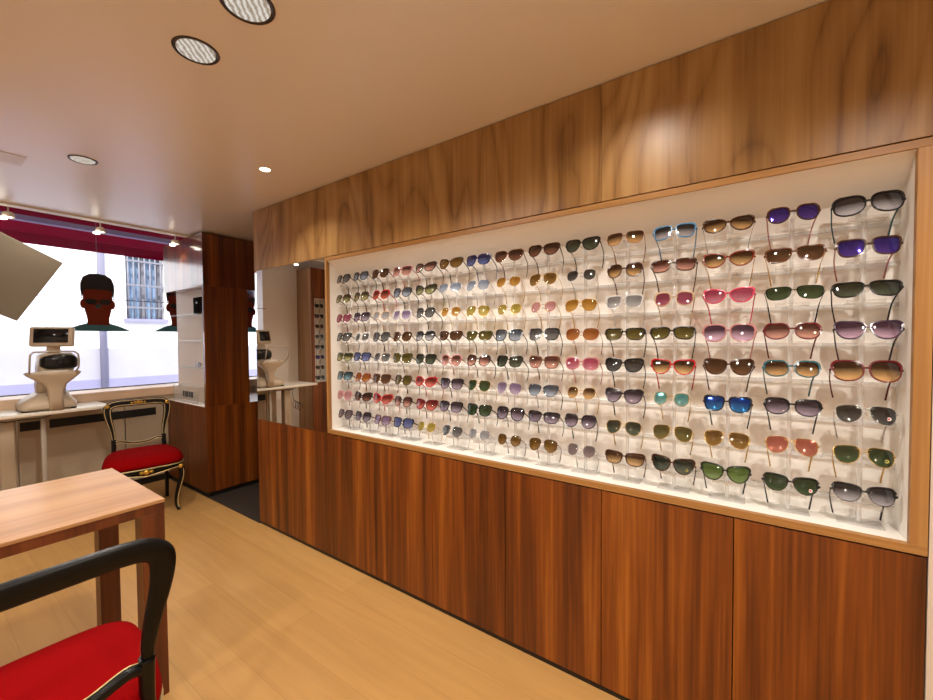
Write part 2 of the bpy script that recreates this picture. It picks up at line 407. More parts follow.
# ------------------------------------------------------------------ sunglasses
def outline(a, b, n, taper, lift, drop, N=30):
    """right-hand lens outline about its own centre: +x is the temple side"""
    P = []; n0 = n
    for k in range(N):
        th = 2*PI*k/N; c, s = math.cos(th), math.sin(th)
        n = n0+.9 if s > 0 else n0*.94
        x = a*math.copysign(abs(c)**(2/n), c); z = b*math.copysign(abs(s)**(2/n), s)
        x *= 1+taper*z/b
        z += lift*b*(x/a)*(1 if z > 0 else .35)
        if z < 0: z *= 1+drop*(.5+.5*x/a)
        P.append((x, z))
    return P
SHAPES = {  # a, b, n, taper, lift, drop, bridge half-gap
    'round': (.0262, .0262, 2.1, .04, .05, 0, .0105),
    'oval': (.0305, .0250, 2.2, .03, .05, 0, .0085),
    'oversized': (.0335, .0300, 2.3, .04, .08, .04, .0075),
    'square': (.0285, .0255, 3.0, .13, .05, .04, .0095),
    'rectangular': (.0310, .0225, 2.9, .15, .08, .05, .009),
    'angular': (.0300, .0260, 2.5, .22, .14, .02, .0085),
    'cat-eye': (.0310, .0250, 2.2, .17, .28, .02, .0085),
    'aviator': (.0295, .0265, 2.3, .10, -.04, .26, .0095),
    'browline': (.0290, .0245, 2.4, .20, .12, .04, .0095),
}
WRAP = 5.2
def yy(x): return .5*x*x*WRAP
def lens_mb(P, cx, sgn):
    mb = MB(); th = .0018; n = len(P)
    for side in (0, 1):
        rg = []
        for q in (.02, .35, .68, .9, 1.):
            rg.append([(sgn*(cx+x*q), yy(cx+x*q)+side*th-.0016*(1-q*q), z*q) for x, z in P])
        mb.rings(rg, caps=False)
        o = len(mb.v)-5*n
        mb.f.append([o+j for j in range(n)]); mb.sm.append(True)
    o = len(mb.v)
    A = o-10*n+4*n; B = o-n
    for j in range(n):
        mb.f.append([A+j, A+(j+1) % n, B+(j+1) % n, B+j]); mb.sm.append(False)
    return mb
def frame_mb(P, cx, shape, metal, half):
    mb = MB()
    rr = .0011 if metal else .0026
    for sgn in (1, -1):
        loop = [(sgn*(cx+x*1.02), yy(cx+x)+.0009, z*1.02) for x, z in P]
        if shape == 'browline':
            mb.tube(loop, .0010, 6, True, up=(0, 1, 0))
            top = [(sgn*(cx+x*1.03), yy(cx+x)+.0005, z*1.06+.001) for x, z in P if z > -.002]
            top.sort(key=lambda p: p[0])
            mb.tube(top, lambda t: .0032, 8, False, up=(0, 1, 0))
        elif metal:
            mb.tube(loop, rr, 6, True, up=(0, 1, 0))
        else:
            n = len(P)
            def sec(i): return None
            ring = []
            for k in range(n):
                x, z = P[k]; L = math.hypot(x, z); ux, uz = x/L, z/L
                wd = .0026+.0022*max(0, uz)+(.002 if x > .012 and uz > .15 else 0)
                y0 = yy(cx+x)-.0016; y1 = y0+.0042
                ring.append([(sgn*(cx+x-ux*.0006), y0, z-uz*.0006), (sgn*(cx+x+ux*wd), y0, z+uz*wd), (sgn*(cx+x+ux*wd), y1, z+uz*wd), (sgn*(cx+x-ux*.0006), y1, z-uz*.0006)])
            mb.rings(ring, closed=True, smooth=False)
        # end piece towards the hinge
        xo = cx+max(p[0] for p in P); zz = .006
        r2 = .0013 if metal else .0030
        mb.tube([(sgn*(xo-.003), yy(xo)-.0005, zz+.001), (sgn*(half-.001), yy(xo)+.001, zz+.002), (sgn*half, yy(xo)+.006, zz+.001)], r2, 7, up=(0, 0, 1))
    # bridge
    xi = cx+min(p[0] for p in P)
    zb = .006
    pts = [(x*(xi+.003), .0002, zb+.0035*(1-x*x)) for x in (-1, -.5, 0, .5, 1)]
    mb.tube(pts, .0012 if metal else .0030, 7, up=(0, 1, 0))
    if shape == 'aviator':
        mb.tube([(x*(xi+.010), .0002, .0165) for x in (-1, -.5, 0, .5, 1)], .0010, 6, up=(0, 1, 0))
    return mb
def temple_mb(sgn, half, y0, metal):
    mb = MB()
    pts = [(sgn*(half-dx), y0+y, z) for dx, y, z in ((0, 0, .007), (.003, .02, .005), (.006, .044, .002), (.008, .062, -.002), (.010, .075, -.009), (.0125, .085, -.022), (.0155, .092, -.040), (.019, .097, -.060))]
    w = .0011 if metal else .0019
    def sec(t):
        ww = w*(1.0 if t < .5 or not metal else 1.7); hh = ww*(1.35 if metal else 1.6)
        return [(ww*math.cos(2*PI*j/8), hh*math.sin(2*PI*j/8)) for j in range(8)]
    mb.sweep(pts, sec); return mb

FR = {  # frame colours: rgb, metal?, word
    'k': ((20, 18, 18), 0, 'black'), 'to': ((64, 34, 18), 0, 'tortoiseshell'), 'rt': ((120, 44, 18), 0, 'amber-brown'),
    'br': ((96, 58, 36), 0, 'brown'), 'r': ((168, 24, 32), 0, 'red'), 'dr': ((96, 14, 22), 0, 'dark red'), 'pk': ((196, 60, 92), 0, 'pink'),
    'rose': ((176, 120, 120), 0, 'dusky rose'), 'bl': ((72, 128, 176), 0, 'blue'), 'nv': ((30, 36, 84), 0, 'navy'), 'te': ((32, 84, 92), 0, 'dark teal'),
    'vi': ((58, 40, 60), 0, 'dark violet'), 'cl': ((196, 196, 196), 0, 'clear grey'), 'ol': ((70, 66, 36), 0, 'olive'), 'bg': ((186, 160, 130), 0, 'beige'),
    'g': ((206, 170, 96), 1, 'gold wire'), 's': ((188, 188, 190), 1, 'silver wire'), 'kw': ((34, 30, 30), 1, 'black wire'), 'cw': ((150, 96, 66), 1, 'copper wire'),
    'bt': ((90, 62, 44), 1, 'bronze wire'),
}
def G(a, b): return (srgb(*a), srgb(*b))
LE = {
    'gyg': (*G((52, 54, 62), (170, 170, 178)), 0, 'grey gradient'), 'dg': (*G((46, 48, 50), (74, 76, 78)), 0, 'dark grey'), 'gy': (*G((96, 98, 102), (138, 140, 142)), 0, 'grey'),
    'lgy': (*G((150, 152, 158), (190, 192, 196)), 0, 'pale grey'), 'pur': (*G((58, 40, 150), (96, 70, 190)), .4, 'purple mirrored'),
    'gn': (*G((46, 72, 44), (78, 104, 70)), 0, 'green'), 'dgn': (*G((44, 54, 44), (72, 84, 70)), 0, 'dark green'), 'lgn': (*G((96, 128, 62), (140, 168, 100)), 0, 'light green'),
    'vig': (*G((96, 66, 92), (186, 160, 182)), 0, 'violet gradient'), 'brg': (*G((74, 40, 20), (206, 160, 112)), 0, 'brown gradient'), 'br': (*G((84, 54, 34), (120, 84, 56)), 0, 'brown'),
    'rsb': (*G((104, 56, 50), (196, 150, 138)), 0, 'rosy brown gradient'), 'cop': (*G((186, 110, 96), (206, 138, 122)), .25, 'copper pink'), 'pk': (*G((176, 72, 104), (206, 140, 160)), 0, 'pink gradient'),
    'mag': (*G((150, 66, 96), (170, 96, 120)), 0, 'magenta'), 'lpk': (*G((196, 140, 146), (210, 168, 170)), 0, 'pale pink'), 'blm': (*G((16, 70, 170), (60, 150, 220)), .4, 'blue mirrored'),
    'tem': (*G((90, 170, 176), (150, 200, 200)), .35, 'teal mirrored'), 'gdb': (*G((122, 88, 30), (164, 126, 62)), 0, 'golden brown'), 'olv': (*G((96, 88, 36), (130, 120, 62)), 0, 'olive'),
    'ylo': (*G((168, 150, 66), (196, 180, 100)), 0, 'yellow-green'), 'amb': (*G((166, 116, 34), (206, 164, 84)), 0, 'amber'), 'pvg': (*G((62, 50, 66), (150, 138, 156)), 0, 'purple-grey gradient'),
    'lil': (*G((132, 112, 150), (190, 176, 204)), 0, 'lilac gradient'), 'mau': (*G((138, 122, 126), (164, 148, 150)), 0, 'mauve-grey'), 'blg': (*G((92, 104, 122), (150, 162, 178)), 0, 'blue-grey'),
    'pbl': (*G((140, 156, 182), (188, 200, 214)), 0, 'pale blue'), 'dbl': (*G((34, 46, 104), (80, 100, 160)), 0, 'dark blue'), 'blu': (*G((84, 96, 150), (124, 136, 186)), 0, 'blue'),
    'rdg': (*G((128, 20, 26), (204, 110, 100)), 0, 'red gradient'), 'rdb': (*G((110, 40, 30), (160, 90, 70)), 0, 'red-brown'), 'org': (*G((150, 84, 30), (190, 126, 66)), 0, 'orange-brown'),
    'olg': (*G((64, 66, 38), (160, 158, 110)), 0, 'olive gradient'), 'tbl': (*G((60, 96, 112), (120, 156, 168)), 0, 'teal-blue'), 'dbr': (*G((56, 30, 24), (120, 80, 66)), 0, 'dark brown'),
}
S = {'R': 'round', 'O': 'oval', 'X': 'oversized', 'Q': 'square', 'T': 'rectangular', 'W': 'angular', 'C': 'cat-eye', 'A': 'aviator', 'B': 'browline'}
# columns from the right, rows from the top:  shape frame lens [temple colour]
CAT = [
 ['X k gyg te', 'Q to pur rose', 'T k dgn', 'W vi vig', 'X dr brg', 'A s dg', 'A g gn', 'B k gyg'],
 ['R to pur rose', 'T br br g', 'T kw gn', 'O dr rsb', 'O te brg', 'O k pvg', 'A g cop', 'B k gn'],
 ['C to brg s', 'C rt brg g', 'C pk pk', 'X rose vig', 'W to br', 'Q k blm', 'A g gdb', 'W k lgn'],
 ['Q bl gyg', 'T to rsb', 'R bg mag', 'T k olv', 'W r brg', 'R g tem', 'A g olv', 'W to dgn'],
 ['Q cw brg', 'R to brg', 'Q cl lgy', 'T k olv', 'W k dg', 'W k pvg', 'A g dgn', 'T to brg'],
 ['W k dgn', 'R s dg', 'A g amb', 'O cw org', 'O rose pk', 'R g brg', 'R k pvg', 'R s mau'],
 ['W to dbr', 'A g gdb', 'R g lpk', 'Q k gy', 'Q br rsb', 'W kw blg', 'T k pvg', 'A bt gdb'],
 ['W br dbr', 'R g amb', 'R g ylo', 'Q k blg', 'Q k dgn', 'A s lil', 'A k pvg', 'R kw gdb'],
 ['Q nv dbl', 'A s pbl', 'A g ylo', 'T ol olv', 'R k rsb', 'A g gn', 'Q k gn', 'R s lgy'],
 ['C to gdb', 'O s pbl', 'R g amb', 'T to br', 'R rose rsb', 'Q k pvg', 'Q k pvg', 'A s gy'],
 ['C k rsb', 'C k olg', 'R k gy', 'R k gyg', 'Q k dgn', 'C r rdg', 'W dr rdg', 'R g ylo'],
 ['Q rose rsb', 'R k blg', 'Q cl lil', 'R to br', 'Q ol olv', 'R to olv', 'R k rsb', 'Q k blu'],
 ['R to br', 'R r rdb', 'R bg lgy', 'R k gy', 'Q s gy', 'Q br br', 'C r rdg', 'Q br lil'],
 ['R k blg', 'R to olg', 'Q vi pvg', 'R cl gy', 'Q k blu', 'R rt org', 'C k dbr', 'R k pvg'],
 ['R k gy', 'R to olg', 'R dr mag', 'Q k gy', 'Q ol olg', 'Q k tbl', 'R rose lpk', 'R vi mau'],
]
FM, LM = {}, {}
def fmat(k):
    if k not in FM:
        c, me, w = FR[k]
        FM[k] = pbr('frame_'+w.replace(' ', '_').replace('-', '_'), srgb(*c), .22 if not me else .25, metal=.9 if me else 0., spec=.5, var=.5 if k in ('to', 'rt') else 0., bscale=160)
    return FM[k]
def lmat(k):
    if k not in LM:
        a, b, mi, w = LE[k]; LM[k] = mat_lens('lens_'+w.replace(' ', '_').replace('-', '_'), a, b, mirror=mi)
    return LM[k]
MESH = {}
def glasses(spec, loc, tilt, yaw, label, group, sticker=None, rz=0.):
    p = spec.split(); sh = S[p[0]]; fk = p[1]; lk = p[2]; tk = p[3] if len(p) > 3 else fk
    metal = FR[fk][1]
    a, b, n, ta, li, dp, gap = SHAPES[sh]
    if metal and sh == 'round': a, b, gap = .0232, .0242, .0125
    if metal and sh == 'aviator': a, b = .0278, .0250
    cx = gap+a
    P = outline(a, b, n, ta, li, dp)
    xo = cx+max(q[0] for q in P); half = xo+(.004 if metal else .005)
    root = bpy.data.objects.new('sunglasses', None); COL.objects.link(root); root.empty_display_size = .03
    root.location = loc; root.rotation_euler = (rad(-tilt), 0, rad(yaw)+rz); tag(root, label, 'sunglasses', group)
    def part(key, name, fn, mat):
        if key not in MESH:
            o = fn().build(name, mat); MESH[key] = o.data
        else:
            o = bpy.data.objects.new(name, MESH[key]); COL.objects.link(o)
        o.parent = root; return o
    part((sh, metal, fk, 'f'), 'frame', lambda: frame_mb(P, cx, sh, metal, half), fmat(fk))
    for sg in (1, -1):
        part((sh, metal, lk, 'l', sg), 'lens', lambda: lens_mb(P, cx, sg), lmat(lk))
        part((sh, metal, tk, 't', sg, FR[tk][1]), 'temple', lambda: temple_mb(sg, half, yy(xo)+.004, FR[tk][1]), fmat(tk))
    if sticker:
        x0 = cx+.011; z0 = -.010
        st = MB().lathe([(.0052, -.0004), (.0052, 0)], (0, 0, 0), 18, axis='Y')
        st.v = [Vector((v.x+x0, v.y+yy(x0)-.0016, v.z+z0)) for v in st.v]
        o = st.build('sticker', pbr('sticker_'+sticker[0], sticker[1], .4), root); o['label'] = sticker[0]+' round sticker on the lens'
        s2 = MB().lathe([(.0030, -.0003), (.0030, 0)], (0, 0, 0), 16, axis='Y')
        s2.v = [Vector((v.x+x0, v.y+yy(x0)-.0021, v.z+z0)) for v in s2.v]
        s2.build('sticker_mark', pbr('sticker_mark_'+sticker[0], sticker[2], .4), o)
    return root

GX0, GP = .2870, .1740
GZ0, GPZ = 1.843, .1247
GY = .036
rowname = ['top row'] + [o+' row from top' for o in ords[1:7]] + ['bottom row']
STK = {(0, 5): ('white', srgb(235, 230, 230), srgb(190, 30, 50)), (0, 6): ('gold', srgb(206, 180, 70), srgb(60, 80, 30)),
       (1, 7): ('white', srgb(235, 230, 230), srgb(190, 30, 50)), (3, 7): ('gold', srgb(170, 150, 60), srgb(40, 50, 20))}
rnd = random.Random(3)
for i in range(15):
    x = GX0-GP*i
    # clear acrylic stand carrying this column
    pos = 'the rightmost column' if i == 0 else 'the leftmost column' if i == 14 else 'the %s column from the right' % ords[i]
    t = Thing('eyewear_stand', 'clear acrylic eyewear stand carrying %s of sunglasses' % pos, 'display stand', (x, .115, IZ0), 'clear acrylic eyewear stands')
    t.part('post', MB().rbox(x-.006, x+.006, .098, .110, IZ0+.004, 1.866, .002, 1), M['acrylic_frost'])
    t.part('foot', MB().rbox(x-.055, x+.055, .070, .140, IZ0, IZ0+.004, .001, 1), M['acrylic'])
    for r in range(8):
        z = GZ0-GPZ*r
        cr = MB()
        cr.box(x-.044, x+.044, .058, .100, z-.045, z-.042)          # tray
        cr.box(x-.044, x+.044, .055, .058, z-.048, z-.034)           # lip
        cr.box(x-.006, x+.006, .045, .100, z-.010, z-.004)           # nose rest
        t.part('cradle', cr, M['acrylic'])
        t.part('rail', MB().box(x-.0865, x+.0865, .139, .1495, z-.052, z-.040), M['acrylic_frost'])  # milky strip added as the bright edge-lit band of each row
    for r in range(8):
        sp = CAT[i][r]; p = sp.split()
        z = GZ0-GPZ*r
        place = ('rightmost' if i == 0 else 'leftmost' if i == 14 else ords[i]+' from right')
        lab = '%s %s sunglasses, %s lenses, %s in %s' % (FR[p[1]][2], S[p[0]], LE[p[2]][3], place, rowname[r])
        glasses(sp, (x+rnd.uniform(-.004, .004), GY, z+rnd.uniform(-.003, .003)), 20+rnd.uniform(-4, 4), rnd.uniform(-4, 4), lab, 'sunglasses in the wall display case', STK.get((i, r)))

# ------------------------------------------------------------------ walnut tower with glass vitrine
TX0, TX1, TY1 = -4.99, -4.075, .80
ZB, ZT = .838, 1.955
t = Thing('display_tower', 'freestanding walnut tower with an open shelved niche, between window and display wall', 'display cabinet', ((TX0+TX1)/2, .4, 0))
t.part('base', MB().box(TX0, TX1, 0, TY1, .045, ZB), M['walnut'], bevel=.0015)
t.part('plinth', MB().box(TX0+.02, TX1-.02, .02, TY1-.02, 0, .045), M['dark'])
t.part('header', MB().box(TX0, TX1, 0, TY1, ZT, 2.44), M['walnut_coat'], bevel=.0015)
t.part('end_panel', MB().box(TX1-.03, TX1, 0, .395, ZB, ZT), M['walnut_coat'], bevel=.001)
t.part('back_panel', MB().box(TX0+.004, TX1-.03, .105, .115, ZB+.006, ZT), M['beige'])
t.part('rear_panel', MB().box(TX0+.004, TX1-.03, .385, .395, ZB+.006, ZT), M['beige'])
t.part('worktop', MB().box(TX0, TX1-.03, .002, .105, ZB, ZB+.006), M['case_white'])
for z in (1.19, 1.45, 1.705):
    t.part('glass_shelf', MB().box(TX0+.01, TX1-.031, .004, .104, z, z+.006), M['shelf_glass'])
# things in the niche
M['felt'] = pbr('black_felt', srgb(12, 11, 11), .9, spec=.05)
def eyecase(x, y, z, w, d, h):
    mb = MB().rbox(x-w/2, x+w/2, y-d/2, y+d/2, z, z+h*.86, .008, 3)
    o = Thing('eyewear_case', 'upright black eyewear case on the top glass shelf of the walnut tower', 'case', (x, y, z))
    o.part('shell', mb, M['felt'])
    o.part('lid', MB().rbox(x-w/2-.001, x+w/2+.001, y-d/2-.001, y+d/2+.001, z+h*.66, z+h, .008, 3), M['felt'])
    o.part('clasp', MB().rbox(x-.012, x+.012, y-d/2-.006, y-d/2, z+h*.6, z+h*.72, .002, 1), M['steel'])
eyecase(-4.27, .052, 1.711, .17, .062, .155)
glasses('O s lgy', (-4.33, .03, 1.222), 0, 0, 'clear-lensed silver wire glasses lying on the lowest glass shelf of the walnut tower', None)
t = Thing('acrylic_riser', 'clear acrylic riser with dark lettering on the white worktop of the walnut tower', 'display stand', (-4.55, .05, ZB+.006))
zb = ZB+.006
t.part('front_panel', MB().box(-4.86, -4.28, .012, .016, zb, zb+.16), M['acrylic'])
t.part('top_panel', MB().box(-4.86, -4.28, .012, .09, zb+.16, zb+.165), M['acrylic'])
for x in (-4.86, -4.284): t.part('side_panel', MB().box(x, x+.004, .016, .09, zb, zb+.16), M['acrylic'])
lt = MB()
for k, (x, wd) in enumerate([(-4.62, .03), (-4.575, .022), (-4.54, .05), (-4.475, .03), (-4.43, .045)]):
    lt.box(x, x+wd, .0105, .012, zb+.06, zb+.115)
t.part('lettering', lt, M['black'])

# ------------------------------------------------------------------ window bay: sill unit, instrument table
t = Thing('window_sill_unit', 'pale wooden window ledge over white panels with black vent slots, under the shop window', 'window ledge', (-5.15, .1, 0))
t.part('ledge', MB().box(XW-.02, -4.985, -1.2, YP-.005, .955, .978).box(-5.005, -4.985, -1.2, YP-.005, .895, .955), M['sill'], bevel=.002)
ys = [-1.195, -1.06, -.895, -.35, .24, .9, YP-.01]
for a, b in zip(ys[:-1], ys[1:]):
    t.part('panel', MB().box(-5.02, -5.0, a+.004, b-.004, .07, .895), M['panel_white'], bevel=.001)
t.part('plinth', MB().box(-5.05, -5.015, -1.2, YP-.01, 0, .07), M['dark'])
for a, b in [(-1.045, -.90), (-.87, -.10)]:
    t.part('vent_slot', MB().box(-5.001, -4.994, a, b, .70, .775), M['black'])

CT = .90
t = Thing('instrument_table', 'white instrument table with a slim top in front of the window ledge', 'table', (-4.79, -1.03, 0))
t.part('table_top', MB().rbox(-4.985+.003, -4.56, -1.50, -.555, CT-.028, CT, .006, 2), M['counter'])
t.part('lifting_column', MB().rbox(-4.75, -4.67, -1.19, -1.11, .06, CT-.028, .006, 2), M['panel_white'])
t.part('support_post', MB().rbox(-4.73, -4.70, -.965, -.935, .06, CT-.028, .003, 1), M['machine_grey'])
t.part('mounting_plate', MB().box(-4.80, -4.60, -1.22, -.90, CT-.045, CT-.028), M['machine_grey'])
t.part('foot_bar', MB().rbox(-4.95, -4.50, -1.185, -1.115, .018, .06, .008, 2), M['panel_white'])
t.part('foot_bar', MB().rbox(-4.95, -4.56, -.975, -.925, .018, .06, .008, 2), M['panel_white'])
for x, y in ((-4.93, -1.15), (-4.52, -1.15), (-4.93, -.95), (-4.58, -.95)):
    t.part('glide', MB().lathe([(.016, 0), (.018, .018)], (x, y, 0), 14), M['black'])
cab = MB()
cab.tube([(-4.62, -1.22, .86), (-4.60, -1.16, .845), (-4.60, -1.08, .852), (-4.60, -.98, .848), (-4.60, -.92, .86)], .004, 6)
t.part('cable', cab, M['black'])
cab = MB(); pts = []
for k in range(50):
    a = k*.42; pts.append((-4.66+.045*math.sin(a), -1.22-.002*k, .66+.05*math.cos(a)-.0012*k))
cab.tube([(-4.66, -1.20, .86), (-4.66, -1.21, .78)]+pts, .0035, 6)
t.part('coiled_cable', cab, M['black'])

# desktop eye testing instrument
ox, oy = -4.72, -.89
t = Thing('eye_testing_instrument', 'cream desktop eye testing instrument with tilting screen and chin rest, on the white table', 'instrument', (ox, oy, CT))
def rr(w, d, r, z, cx=0., cy=0., n=6):
    P = []
    for sx, sy, a0 in ((1, 1, 0), (-1, 1, 90), (-1, -1, 180), (1, -1, 270)):
        for k in range(n+1):
            a = rad(a0+90*k/n); P.append((ox+cx+sx*(w/2-r)+r*math.cos(a), oy+cy+sy*(d/2-r)+r*math.sin(a), z))
    return P
b = MB().rings([rr(.30, .32, .04, CT+.012, -.03, -.03), rr(.31, .335, .05, CT+.03, -.03, -.03), rr(.30, .325, .05, CT+.06, -.03, -.03), rr(.25, .25, .05, CT+.10, -.04, -.02), rr(.19, .19, .05, CT+.14, -.05)])
base = t.part('base', b, M['machine'])
b = MB()
for x, y in ((.09, .11), (.09, -.17), (-.15, .11), (-.15, -.17)): b.lathe([(.018, 0), (.02, .013)], (ox+x, oy+y, CT), 12)
t.part('rubber_feet', b, M['black'])
b = MB().rings([rr(.17, .17, .05, CT+.12, -.06), rr(.18, .18, .05, CT+.20, -.06), rr(.21, .20, .06, CT+.28, -.06, .02), rr(.23, .22, .06, CT+.33, -.06, .03), rr(.23, .215, .06, CT+.44, -.06, .04), rr(.18, .17, .05, CT+.462, -.06, .04)])
t.part('measuring_body', b, M['machine'])
b = MB(); rg = []
for q, yo in ((.3, .082), (.7, .076), (.92, .056), (1., .02), (1., -.02)):
    rg.append([(ox+yo+.006, oy+.045+.116*q*math.copysign(abs(math.cos(a))**.75, math.cos(a)), CT+.390+.062*q*math.copysign(abs(math.sin(a))**.8, math.sin(a))-.016*q*abs(math.cos(a))*(1 if math.sin(a) < 0 else -.2)) for a in [2*PI*k/32 for k in range(32)]])
b.rings(rg); hd = t.part('viewing_head', b, M['blackgloss'])
t.part('eyepiece', MB().lathe([(.024, 0), (.024, .008), (.018, .012)], (ox+.085, oy+.045, CT+.392), 20, axis='X'), M['screen'], hd)
b = MB().rings([rr(.07, .085, .02, CT+.004, .125), rr(.07, .08, .02, CT+.10, .125), rr(.075, .09, .02, CT+.17, .125), rr(.085, .14, .03, CT+.215, .125), rr(.10, .22, .03, CT+.25, .13, -.005), rr(.12, .30, .04, CT+.285, .13, -.01), rr(.125, .325, .04, CT+.305, .13, -.01), rr(.11, .31, .04, CT+.315, .13, -.01)])
t.part('chin_rest_pedestal', b, M['machine'])
b = MB().rings([rr(.085, .15, .03, CT+.312, .135), rr(.085, .16, .03, CT+.322, .135), rr(.06, .12, .025, CT+.317, .135)])
t.part('chin_cup', b, M['white'])
b = MB(); pts = []
for x, y, z in ((.15, -.135, .305), (.20, -.142, .315), (.25, -.146, .345), (.27, -.147, .40), (.275, -.144, .455), (.275, -.125, .475), (.275, 0, .478), (.275, .10, .475), (.275, .122, .455), (.27, .128, .40), (.25, .127, .345), (.20, .122, .315), (.15, .115, .305)):
    pts.append((ox+x, oy+y-.01, CT+z))
b.tube(pts, .0065, 8, up=(.3, .2, .1)); t.part('head_rest_bow', b, M['machine_grey'])
def tl(x, y, z, a=rad(8), c=rad(-32)):
    x, z = x*math.cos(a)-z*math.sin(a), z*math.cos(a)+x*math.sin(a)
    return (-4.712+x*math.cos(c)-y*math.sin(c), -.878+x*math.sin(c)+y*math.cos(c), CT+.598+z)
def tilt(mb):
    mb.v = [Vector(tl(*v)) for v in mb.v]; return mb
mo = t.part('monitor', tilt(MB().rbox(-.022, .022, -.138, .138, -.085, .078, .014, 3)), M['machine'])
t.part('screen', tilt(MB().rbox(.0215, .0245, -.108, .108, -.055, .060, .003, 1)), M['screen'], mo)
t.part('monitor_bracket', MB().rbox(ox-.05, ox+.0, oy-.02, oy+.06, CT+.45, CT+.54, .008, 2), M['machine'])

# ------------------------------------------------------------------ window dressing
def head_poster(y, z0, label):
    x = -5.215
    t = Thing('hanging_portrait', label, 'poster', (x, y, z0), 'portrait cut-outs hanging in the window')
    def pr(poly, d0, d1): return MB().prism(poly, lambda u, v, w: (x+(d0 if w == 0 else d1), y+u, z0+v))
    sh = [(-.245, 0), (.245, 0), (.232, .012), (.145, .055), (.085, .075), (.078, .10), (-.078, .10), (-.085, .075), (-.145, .055), (-.232, .012)]
    t.part('shirt', pr(sh, -.004, .0), M['shirt'])
    face = [(-.078, .06), (.078, .06), (.082, .13), (.098, .20), (.108, .28), (.108, .43), (-.108, .43), (-.108, .28), (-.098, .20), (-.082, .13)]
    f = t.part('face', pr(face, -.003, .003), M['face'])
    for s in (1, -1):
        ear = [(s*(.108+.022*math.cos(a)), .262+.045*math.sin(a)) for a in [2*PI*k/14 for k in range(14)]]
        t.part('ear', pr(ear if s > 0 else ear[::-1], -.002, .0025), M['face'], f)
    hair = [(-.116, .31), (-.108, .36), (-.10, .395), (-.06, .405), (.06, .405), (.10, .395), (.108, .36), (.116, .31), (.126, .40), (.124, .46), (.105, .52), (.06, .552), (0, .56), (-.06, .552), (-.105, .52), (-.124, .46), (-.126, .40)]
    t.part('hair', pr(hair, -.004, .005), M['hair'])
    gl = MB()
    for s in (1, -1):
        gl.prism([(s*.050+.040*math.copysign(abs(math.cos(a))**.7, math.cos(a)), .285+.028*math.copysign(abs(math.sin(a))**.7, math.sin(a))) for a in [2*PI*k/20 for k in range(20)]], lambda u, v, w: (x+.003+.004*w, y+u, z0+v))
    gl.box(x+.003, x+.006, y-.108, y+.108, z0+.292, z0+.300)
    t.part('printed_sunglasses', gl, M['hair'])
    t.part('nose', pr([(-.016, .225), (.016, .225), (.024, .24), (.008, .268), (-.008, .268), (-.024, .24)], .003, .0045), M['shirt'], f)
    t.part('hanging_wire', MB().tube([(x-.001, y, z0+.55), (x-.001, y, 2.95)], .0012, 5, up=(1, 0, 0)), M['steel'])
head_poster(-.475, 1.556, 'portrait cut-out of a dark-haired person in sunglasses, hanging above the eye testing instrument')
head_poster(.215, 1.556, 'portrait cut-out half hidden behind the left edge of the walnut tower')
head_poster(.93, 1.56, 'portrait cut-out glimpsed in the gap between walnut tower and display wall')
solo('tension_cable', MB().tube([(-5.24, -1.2, 1.872), (-5.24, YP, 1.876)], .0035, 6), M['dark'],
     'thin dark cable stretched across the shop window behind the portraits', 'cable', (-5.24, .2, 1.872))
# tilted silver board
BXB = -3.45
t = Thing('hanging_board', 'silver square board hung cornerwise from the ceiling at the left edge', 'hanging board', (BXB, -1.28, 1.58))
PB = [(-1.022, 1.936), (-1.221, 1.574), (-1.583, 1.773), (-1.384, 2.135)]
t.part('board', MB().prism(PB, lambda u, v, w: (BXB-.012*w, u, v)), M['silverboard'], bevel=.001)
t.part('hanging_wire', MB().tube([(BXB-.006, -1.384, 2.13), (BXB-.006, -1.384, CZ)], .0015, 5, up=(1, 0, 0)), M['steel'])

# spotlight track and spots along the ceiling edge
solo('light_track', MB().box(-4.475, -4.445, -1.6, .6, CZ-.004, CZ+.016), M['black'], 'thin black light track along the ceiling edge by the window', 'light track', (-4.46, -.5, CZ))
struct('trim_2', MB().box(-4.48, -4.44, -3.2, 1.7, CZ+.016, 2.95), M['white'])
LABS = ['small white spotlight hanging over the tilted silver board', 'small white spotlight hanging above the portrait over the instrument', 'small white spotlight hanging in front of the walnut tower top']
for k, y in enumerate((-1.125, -.612, -.075)):
    x = -4.46
    t = Thing('spotlight', LABS[k], 'spotlight', (x, y, CZ-.1), 'spotlights on the window track')
    t.part('stem', MB().tube([(x, y, CZ-.002), (x, y, CZ-.045)], .005, 8, up=(1, 0, 0)), M['rim_white'])
    t.part('housing', MB().lathe([(.020, -.045), (.032, -.055), (.034, -.085), (.031, -.086), (.028, -.07)], (x, y, CZ), 20), M['rim_white'])
    t.part('bulb', MB().lathe([(.027, -.078), (.027, -.080), (.015, -.084)], (x, y, CZ), 18), M['lamp_hot'])
    t.part('lower_lamp', MB().lathe([(.018, -.092), (.022, -.096), (.022, -.106), (.014, -.108)], (x+.02, y-.03, CZ), 16), M['lamp_hot'])

